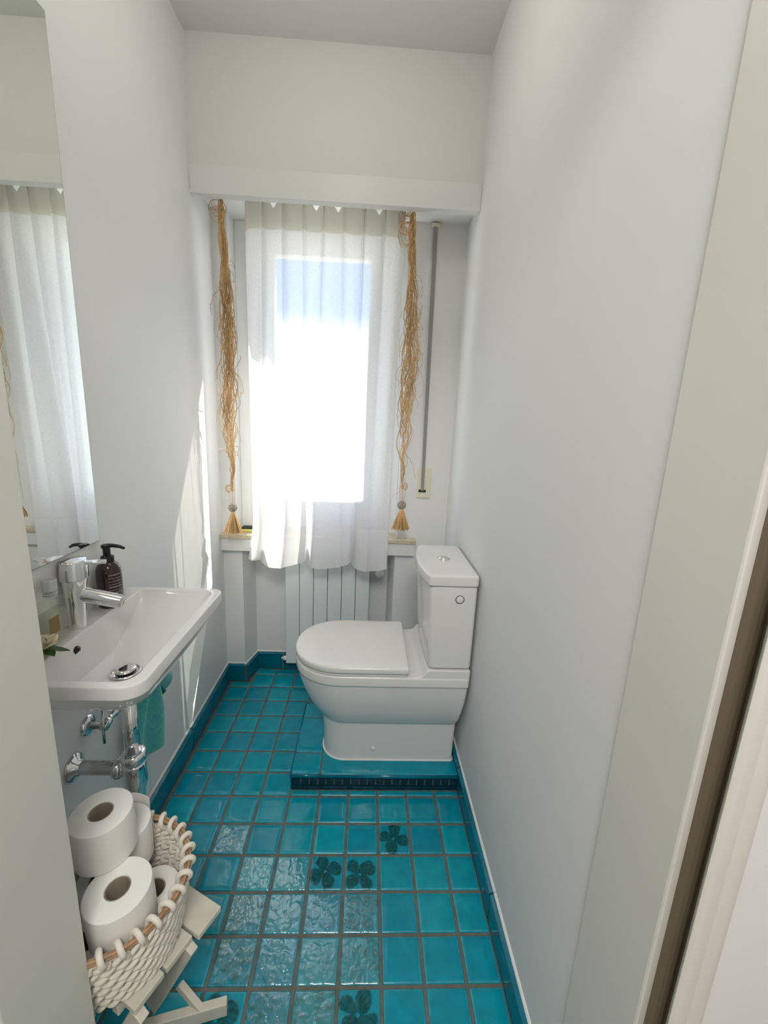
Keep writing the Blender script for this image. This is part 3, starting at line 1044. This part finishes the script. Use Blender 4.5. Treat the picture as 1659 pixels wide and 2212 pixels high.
def towel_sheet(name, fn, nu=40, nv=44, thick=.006, m=M_terry):
    v = []
    for j in range(nv + 1):
        for i in range(nu + 1):
            v.append(fn(i / nu, j / nv))
    f = [(j * (nu + 1) + i, j * (nu + 1) + i + 1, (j + 1) * (nu + 1) + i + 1, (j + 1) * (nu + 1) + i) for j in range(nv) for i in range(nu)]
    o = mk(name, v, f, m, tw)
    md = o.modifiers.new('thickness', 'SOLIDIFY')
    md.thickness = thick
    md.offset = 0
    return o


def f_main(u, t):
    wd = .055 + .095 * min(1, t * 1.8)
    x = -.725 + .022 * sin(u * 9 + t * 1.5) * (1 - .3 * t) + .02 * sin(u * pi)
    y = .395 - wd * .55 + wd * 1.15 * u - .012 * t
    low = .295 - .045 * max(0, (u - .7) / .3) ** 2 + .02 * (1 - u)
    z = .560 + (low - .560) * t + .012 * sin(pi * u) * (1 - t)
    return (x, y, z)


def f_flap(u, t):
    y = .400 + .125 * t + .01 * sin(u * 4)
    wd = .030 + .045 * t
    x = -.727 + .030 * sin(pi * u) + .01 * sin(5 * t)
    z = .560 - .060 * t * t - wd * (u - .35) * 1.25 - .02 * t
    return (x, y, z)


def f_flaphem(u, t):
    x, y, z = f_flap(.90 + .13 * u, .25 + .78 * t)
    return (x + .002, y, z)


towel_sheet('terry_sheet', f_main)
towel_sheet('terry_flap', f_flap)
towel_sheet('hem_band', f_flaphem, 6, 20, .009, M_hem)
hk = empty('towel_hook', (XL, .40, .56), 'small chrome hook on the wall under the basin holding the towel', 'hook')
G().lathe([(.014, 0), (.014, .003), (.006, .006), (.005, .045)], (XL + .0005, .40, .565), (1, 0, 0), 20).build('hook_base', M_chrome, hk)
G().tube([(XL + .045, .40, .565), (XL + .052, .40, .572), (XL + .054, .40, .585)], .0045, 10).build('hook_tip', M_chrome, hk)

# ================================================================== curtain
cu = empty('curtain', (-.29, 1.10, ZP), 'white sheer cotton curtain with pleated heading hanging in front of the window', 'curtain')
NU = 300
dips = [-.475, -.31, -.225, -.065]


def cpoint(u, z):
    t = max(0, min(1, (2.145 - z) / (2.145 - .66)))       # 0 top .. 1 bottom
    xl = -.592 - .004 * sin(t * pi) - .028 * max(0, (t - .85) / .15) ** 1.5
    xr = .038 - .010 * t
    W_ = xr - xl
    npl = 8.0
    a = u * npl
    fr_ = a - math.floor(a)
    cusp = (abs(2 * fr_ - 1)) ** 7          # sharp pinched pleats at the seams
    topy = -.024 * cusp * (1 - .50 * min(1, t * 1.3))
    kz = max(0, min(1, (z - .98) / .20))
    curl = .050 * max(0, 1 - u / .030) ** 1.3
    ph = 2 * pi * (3.05 * u - .07) + .35 * sin(t * 3)
    s = t ** 1.1
    low = .024 * s * sin(ph) + .010 * s * sin(ph * 2.1 + 1.3 + 2 * t)
    mid = .007 * sin(pi * min(1, t * 1.2)) * sin(2 * pi * 7.5 * u + 3 * t)
    x = xl + W_ * u + .030 * s * sin(ph + 1.9) * min(1, min(u, 1 - u) * 8)
    y = 1.103 + topy + low + mid + .012 * t + curl
    return Vector((x, y, z))


def csheet(name, z0, z1, nz, m, off=0, top=False, bot=False):
    v = []
    for j in range(nz + 1):
        for i in range(NU + 1):
            u = i / NU
            z = z0 + (z1 - z0) * j / nz
            p = cpoint(u, z)
            if bot and j == 0:
                pass
            if bot:
                # hem bottom line rises and falls
                k = 1 - j / nz
                p.z += k * (.012 * sin(2 * pi * (3.05 * u) + .6) - .012 * max(0, u - .75) / .25)
            if top:
                k = j / nz
                for dx in dips:
                    q = max(0, 1 - abs(p.x - dx) / .020)
                    p.z -= k * q * .030
            p.y += off
            v.append(p)
    f = [(j * (NU + 1) + i, j * (NU + 1) + i + 1, (j + 1) * (NU + 1) + i + 1, (j + 1) * (NU + 1) + i) for j in range(nz) for i in range(NU)]
    return mk(name, v, f, m, cu)


csheet('sheer_panel', .850, 2.046, 90, M_sheer)
csheet('pleated_heading', 2.046, 2.149, 6, M_head, top=True)
csheet('hem', .668, .850, 14, M_hemc, bot=True)
for k in range(9):
    p = cpoint(min(.96, max(.04, k / 8)), 2.14)
    G().tube([(p.x, p.y + .012, 2.12), (p.x, p.y + .012, 2.150)], .0018, 6).build('curtain_hook', M_valve, cu)
rl = G().box(-.70, .12, 1.085, 1.108, ZP - .0005 - .004, ZP - .0005)
tag(rl.build('curtain_rail', M_valve, smooth=False), 'slim white curtain rail fixed under the shutter box', 'curtain rail')


# ================================================================== raffia garlands
def garland(name, x, ztop, zend, ybase, label, seed, lean, parentgroup, thick=1.0, knotmess=.0):
    e = empty(name, (x, ybase, ztop), label, 'garland', parentgroup)
    R = random.Random(seed)
    g = G()
    Lz = ztop - zend

    def axis(t):
        return Vector((x + lean * t + .006 * sin(t * 7 + seed), ybase + .004 * sin(t * 9), ztop - Lz * t))

    def strand(t0, t1, spread, r, wild=1.0, a0=None):
        n = int(20 + 80 * (t1 - t0))
        a = R.uniform(0, 2 * pi) if a0 is None else a0
        rad = R.uniform(.15, 1) ** .6
        fr1, fr2 = R.uniform(6, 15), R.uniform(14, 30)
        p1, p2 = R.uniform(0, 6), R.uniform(0, 6)
        pts = []
        for k in range(n + 1):
            t = t0 + (t1 - t0) * k / n
            env = (.22 + .85 * min(1, t * 2.2)) * (1 if t < .72 else max(.06, 1 - (t - .72) / .21 * .94))
            w_ = spread * rad * env * (1 + .25 * sin(5 * t + p1))
            c = axis(t)
            dx = w_ * cos(a + .8 * sin(fr1 * t + p1)) + wild * .0085 * sin(fr2 * 1.6 * t + p2) * env + .003 * sin(fr2 * 3.1 * t + p1)
            dy = w_ * .7 * sin(a + .9 * sin(fr1 * t + p2)) + wild * .003 * sin(fr2 * 1.3 * t + p1) * env
            pts.append(c + Vector((dx, dy, 0)))
        g.tube(pts, r, 4, caps=False)
    for k in range(int(30 * thick)):
        t0 = R.uniform(0, .05); t1 = R.choice([R.uniform(.40, .7), R.uniform(.6, .85), R.uniform(.85, .95)])
        strand(t0, min(t1, .93), .0265, R.uniform(.0010, .0020))
    for k in range(int(30 * thick)):
        t0 = R.uniform(.02, .65); t1 = min(.97, t0 + R.uniform(.15, .4))
        strand(t0, min(t1, .93), .033, R.uniform(.0008, .0015), 1.7)
    # stray strands that stick out and curl
    for k in range(15):
        t = R.uniform(.02, .95); c = axis(t); s = R.choice((-1, 1))
        a = R.uniform(-.4, .4); L = R.uniform(.03, .10); cu_ = R.uniform(-3, 3)
        pts = []
        for q in range(11):
            w_ = q / 10
            pts.append(c + Vector((s * (.018 * min(1, w_ * 3) + L * .45 * sin(w_ * (1.2 + abs(cu_) * .8))), -.008 + a * L * w_, -L * w_ * R.uniform(1.2, 1.5) * (1 if k % 4 else -.3) + .010 * sin(cu_ * w_ * 4))))
        g.tube(pts, R.uniform(.0006, .001), 4, caps=False)
    # loose loops and the head of the bunch
    loops = 5 if knotmess == 0 else 16
    for k in range(loops):
        if knotmess == 0:
            c = axis(R.uniform(.0, .12)) + Vector((-.010, -.008, 0)); rr_ = R.uniform(.014, .034)
        else:
            c = axis(R.uniform(.0, .09)) + Vector((-.022 + R.uniform(-.008, .012), -.010, 0)); rr_ = R.uniform(.016, .036)
        a0 = R.uniform(0, 6); el = R.uniform(.5, 1.4); til = R.uniform(-1, 1)
        pts = []
        for q in range(22):
            an = a0 + 2 * pi * q / 24 * 1.1
            pts.append(c + Vector((rr_ * cos(an), .006 * sin(an * 2 + til), rr_ * el * sin(an) - .01)))
        g.tube(pts, R.uniform(.0008, .0016), 4, caps=False)
    g.build('raffia_strands', M_raffia, e)
    # knot
    end = axis(1.0)
    kz = end.z + .085
    g = G()
    for k in range(5):
        pts = []
        for q in range(20):
            an = 2 * pi * q / 19
            pts.append(Vector((end.x + .006 * cos(an), ybase + .006 * sin(an), kz + .004 * sin(an + k) - .008 * k / 4)))
        g.tube(pts, .0017, 5, caps=False)
    for k in range(3):
        pts = [Vector((end.x, ybase - .004, kz))]
        for q in range(1, 14):
            an = 2 * pi * q / 13
            pts.append(Vector((end.x + (-.020 if seed % 2 else .016) * (1 - cos(an)) * .5 * (1 + k * .15), ybase - .007, kz + .012 * sin(an) * (1 + .2 * k))))
        g.tube(pts, .0011, 5, caps=False)
    g.build('knot', M_raffia, e)
    g = G()
    g.tube([(end.x, ybase, kz), (end.x + .001, ybase, end.z + .012), (end.x, ybase, end.z - .03)], .0014, 6)
    for k in range(2):
        sx = (-1, 1)[k]
        g.tube([(end.x + sx * .004, ybase, kz + .04), (end.x + sx * .013, ybase - .004, kz - .01), (end.x + sx * .010, ybase - .006, kz - .05), (end.x + sx * .002, ybase - .004, end.z - .018)], .0008, 5)
    g.build('cord', M_raffia, e)
    # twine ball
    g = G()
    bc = Vector((end.x, ybase, end.z))
    for k in range(16):
        nrm = Vector((R.gauss(0, 1), R.gauss(0, 1), R.gauss(0, 1))).normalized()
        a = nrm.orthogonal().normalized(); b = nrm.cross(a)
        g.tube([bc + (a * cos(2 * pi * q / 24) + b * sin(2 * pi * q / 24)) * .0180 for q in range(24)], .0016, 5, closed=True)
    g.lathe([(.001, -.0155), (.0098, -.0125), (.0145, -.006), (.0160, 0), (.0145, .006), (.0098, .0125), (.001, .0155)], bc, n=16)
    g.build('twine_ball', M_twine, e)
    # tassel
    top = bc.z - .019
    tas = G()
    for k in range(170):
        a = R.uniform(0, 2 * pi); rr_ = sqrt(R.uniform(0, 1))
        br = .036 * rr_; H_ = (.094 if seed == 11 else .090) + R.uniform(-.006, .004)
        pts = []
        for q in range(6):
            w_ = q / 5
            rad = .006 * rr_ + br * (w_ ** .9)
            pts.append(Vector((end.x + rad * cos(a) + .0006 * sin(q * 3 + k), ybase + rad * sin(a) * .75, top - H_ * w_)))
        tas.tube(pts, R.uniform(.0010, .0017), 4, caps=False)
    tas.lathe([(.006, .004), (.009, .001), (.009, -.008), (.008, -.014)], (end.x, ybase, top), n=12)
    tas.build('tassel', M_raffia, e)
    return e


GY = 1.072
garland('raffia_garland', -.660, 2.140, .936, GY, 'raffia garland with tassel hanging left of the curtain', 11, .006, 'raffia garlands beside the curtain')
garland('raffia_garland', .069, 2.140, .974, GY, 'raffia garland with tassel hanging right of the curtain', 24, .014, 'raffia garlands beside the curtain', .85, 1)

# ================================================================== shutter strap
st = empty('shutter_strap', (.19, 1.20, 1.0), 'grey roller shutter strap with cream wall box on the window wall', 'shutter strap')
g = G()
g.add([(.163, 1.196, 2.132), (.181, 1.196, 2.132), (.193, 1.200, 1.022), (.178, 1.200, 1.022), (.163, 1.1975, 2.132), (.181, 1.1975, 2.132), (.193, 1.2015, 1.022), (.178, 1.2015, 1.022)],
      [(0, 1, 2, 3), (4, 7, 6, 5), (0, 3, 7, 4), (1, 5, 6, 2), (0, 4, 5, 1), (3, 2, 6, 7)])
g.build('webbing', M_strap, st, smooth=False)
G().box(.158, .224, 1.204, 1.2118, .985, 1.128).build('wall_box', M_cream, st, smooth=False, bevel=.004, seg=3)
G().box(.168, .202, 1.2015, 1.2045, 1.014, 1.026).build('slot', M_black, st, smooth=False)
G().lathe([(.0055, 0), (.0055, .0012), (.004, .0015), (.0005, .0016)], (.186, 1.2042, 1.003), (0, -1, 0), 16).build('screw', M_valve, st)
G().box(.155, .190, 1.190, 1.211, 2.130, 2.143).build('top_guide', M_cream, st, smooth=False, bevel=.002)

# unidentified small yellow and dark thing lying on the sill
it = empty('sill_item', (-.635, 1.255, .785), 'small yellow block with dark top on the window sill left of the curtain', 'sill_item')
G().box(-.675, -.60, 1.225, 1.275, .7855, .799).build('yellow_block', M_yellow, it, bevel=.004, seg=3)
G().box(-.672, -.603, 1.227, 1.273, .7995, .806).build('dark_top', mat('dark_green_top', (.03, .05, .04), .9), it, bevel=.002)

# ================================================================== folding stool
U = Vector((.895, -.446, 0)); V_ = Vector((-.446, -.895, 0))
SZt = .300
stl = empty('folding_stool', (-.50, -.10, 0), 'chipped white wooden folding stool with slatted top under the basket', 'stool')
C0 = Vector((-.358, -.033, SZt))      # far end corner of slat one


def slat(k, wd=.060, gap=.0045, ln=.31):
    a = C0 + V_ * (k * (wd + gap) + wd / 2) + Vector((0, 0, -.007)) - U * (.012 if k else 0)
    return a, a - U * ln, wd


for k in range(-1, 3):
    a, b, wd = slat(k)
    if k == -1:
        continue
    G().obox(a, b, V_, wd, .014).build('slat', M_wood, stl, smooth=False, bevel=.0025)
lw, lt = .030, .018
for off in (.072, .180):
    a = C0 + V_ * off - U * .012; a.z = SZt - .016
    b = Vector((a.x - .112, a.y + .045, .040)) if off < .1 else Vector((a.x - .115, a.y + .045, .040))
    G().obox(a, b, V_, lt, lw).build('leg', M_wood, stl, smooth=False, bevel=.002)
for off in (.03, .16):
    a = C0 + V_ * off - U * .262; a.z = SZt - .016
    b = a + U * .03; b.z = .052
    G().obox(a, b, V_, lt, lw).build('leg', M_wood, stl, smooth=False, bevel=.002)
for q in (0, 1):
    a = Vector((-.353, -.040 - .15 * q, .019)); b = a + Vector((-.285, -.062 if q == 0 else -.02, 0))
    G().obox(a, b, (0, 0, 1), .036, .018).build('foot_board', M_wood, stl, smooth=False, bevel=.002)
G().obox((-.462, -.030, .070), (-.408, -.052, .030), (0, 0, 1), .020, .014).build('brace', M_wood, stl, smooth=False, bevel=.002)
a = C0 - U * .06 + V_ * (.005); a.z = SZt - .025
G().obox(a, a + V_ * .19, (0, 0, 1), .024, .018).build('stretcher', M_wood, stl, smooth=False, bevel=.002)

# ================================================================== rope basket
BC = Vector((-.537, -.090, SZt)); RB = .129; HB = .146
bk = empty('rope_basket', BC, 'round basket of thick white cotton rope on a brown wicker hoop', 'basket')


def brad(h):
    return .104 + (RB - .104) * (h ** .8)


g = G()
rows = 8
for k in range(rows):
    h0 = (k + .35) / rows * .90
    NS = 17
    for s_ in (0, 1):
        pts = []
        m = NS * 12
        for q in range(m):
            an = 2 * pi * q / m
            w_ = NS * an + pi * s_ + (pi / 2) * (k % 2) * 1.0
            zz = SZt + .004 + HB * h0 + .0065 * sin(w_)
            r_ = brad(h0) + .0042 * cos(w_)
            pts.append(Vector((BC.x + r_ * cos(an), BC.y + r_ * sin(an), zz)))
        g.tube(pts, .0052, 7, closed=True)
# verticals hidden inside the weave and the base
for q in range(30):
    an = 2 * pi * q / 30
    g.tube([(BC.x + (brad(h) - .003) * cos(an), BC.y + (brad(h) - .003) * sin(an), SZt + .004 + HB * h) for h in (0, .3, .6, .92)], .0048, 6)
g.lathe([(.001, .003), (.098, .003), (.104, .006), (.104, .010), (.001, .010)], BC, n=40)
g.build('woven_body', M_rope, bk)
g = G()
zr = SZt + HB
for dr_, dz in ((0, 0), (.0042, .003), (.0035, -.0035)):
    g.tube([(BC.x + (RB + dr_) * cos(2 * pi * q / 64), BC.y + (RB + dr_) * sin(2 * pi * q / 64), zr + dz + .001 * sin(q)) for q in range(64)], .0032, 8, closed=True)
g.build('wicker_hoop', M_wicker, bk)
proto = None
NL = 30
for q in range(NL):
    an = 2 * pi * q / NL + .07
    er = Vector((cos(an), sin(an), 0)); et = Vector((-sin(an), cos(an), 0))
    c = Vector((BC.x, BC.y, zr)) + er * RB
    g = G()
    pts = []
    m = 20
    for i in range(m + 1):
        t = i / m
        b_ = -.72 * pi + 1.75 * pi * t
        pts.append(c + er * (.0105 * sin(b_ + .25) + .001) + Vector((0, 0, .0112 * cos(b_ + .25))) + et * (-.007 + .014 * t))
    pts = [c + er * -.004 + et * -.009 + Vector((0, 0, -.022))] + pts + [c + er * .003 + et * .010 + Vector((0, 0, -.024))]
    g.tube(pts, .0051, 8)
    g.build('rim_loop', M_rope, bk)

# ================================================================== toilet rolls


def roll(loc, axis, label, R0=.055, H=.098, flap=False, rad=None):
    e = empty('toilet_roll', loc, label, 'toilet roll', 'toilet rolls in the rope basket')
    ax = Vector(axis).normalized()
    b = Vector(loc)
    g = G()
    prof = [(.0205, .003), (.0205, .0), (R0 - .003, 0), (R0, .003), (R0 + .0005, H / 2), (R0, H - .003), (R0 - .0022, H - .0004), (.030, H), (.0215, H - .001), (.0205, H - .003), (.0205, .003)]
    g.lathe(prof, b, ax, 56, False, False)
    g.build('paper', M_paper, e, angle=50)
    g = G()
    g.lathe([(.0203, .001), (.0203, H - .002), (.0192, H - .002), (.0192, .001), (.0203, .001)], b, ax, 32, False, False)
    g.build('cardboard_core', M_card, e, angle=50)
    if flap:
        v = []
        n = 8
        for i in range(n + 1):
            for j in range(2):
                s_ = i / n
                an = 1.9 - .9 * s_
                rr_ = R0 + .0015 + .004 * s_
                v.append(b + Vector((rr_ * cos(an), rr_ * sin(an), (H - .022 if j == 0 else H + .014 + .010 * (1 - s_)))))
        f = [(2 * i, 2 * i + 1, 2 * i + 3, 2 * i + 2) for i in range(n)]
        mk('loose_sheet', v, f, M_paper, e)
    return e


RZ = SZt + .0105
roll((-.559, -.069, RZ + .185), (-.01, -.02, 1), 'white toilet roll on top of the pile in the basket, topmost', H=.092, R0=.0535)
roll((-.497, -.133, RZ + .0925), (-.02, -.05, 1), 'white toilet roll at the near front of the basket beside the topmost roll', H=.092, R0=.0555)
roll((-.557, -.014, RZ + .0925), (0, 0, 1), 'white toilet roll directly behind the topmost roll with a loose sheet', H=.092, R0=.050, flap=True)
roll((-.474, -.072, RZ), (0, 0, 1), 'white toilet roll low in the basket by the rim nearest the toilet', H=.092, R0=.047)
roll((-.545, -.152, RZ), (0, 0, 1), 'white toilet roll at the bottom of the basket under the near front roll', H=.092, R0=.046)
roll((-.588, -.052, RZ), (0, 0, 1), 'white toilet roll at the bottom of the basket under the topmost roll', H=.092, R0=.047)

# glowing globe added as room fill, hung unseen just above the view
M_glow = bpy.data.materials.new('fill_glow_opal')
M_glow.use_nodes = True
_b = M_glow.node_tree.nodes['Principled BSDF']
_b.inputs['Base Color'].default_value = (.9, .9, .88, 1)
_b.inputs['Emission Color'].default_value = (1.0, .955, .86, 1)
_b.inputs['Emission Strength'].default_value = FILL_GLOBE_EMISSION
gl_ = empty('added_fill_globe', (FILL_GLOBE_AT[0], FILL_GLOBE_AT[1], ZC), 'small opal glass globe added out of view as fill light under the ceiling', 'lamp')
G().lathe([(.085 * sin(pi * k / 18) + .0005, -.085 * cos(pi * k / 18)) for k in range(19)], FILL_GLOBE_AT, n=32).build('globe', M_glow, gl_)
G().lathe([(.008, .083), (.008, ZC - FILL_GLOBE_AT[2] - .02), (.05, ZC - FILL_GLOBE_AT[2] - .018), (.05, ZC - FILL_GLOBE_AT[2])], FILL_GLOBE_AT, n=20).build('stem', M_gloss, gl_)

# ceiling shade added out of view to go with the hallway fill light
la = empty('added_hall_lamp', (-.1, -1.35, 2.6), 'round white lamp shade added out of view in the hallway behind the viewer', 'lamp')
G().lathe([(.16, 0), (.18, -.02), (.17, -.05), (.10, -.07), (.001, -.075)], (-.1, -1.35, 2.6), n=40).build('fill_lamp_shade', M_valve, la)
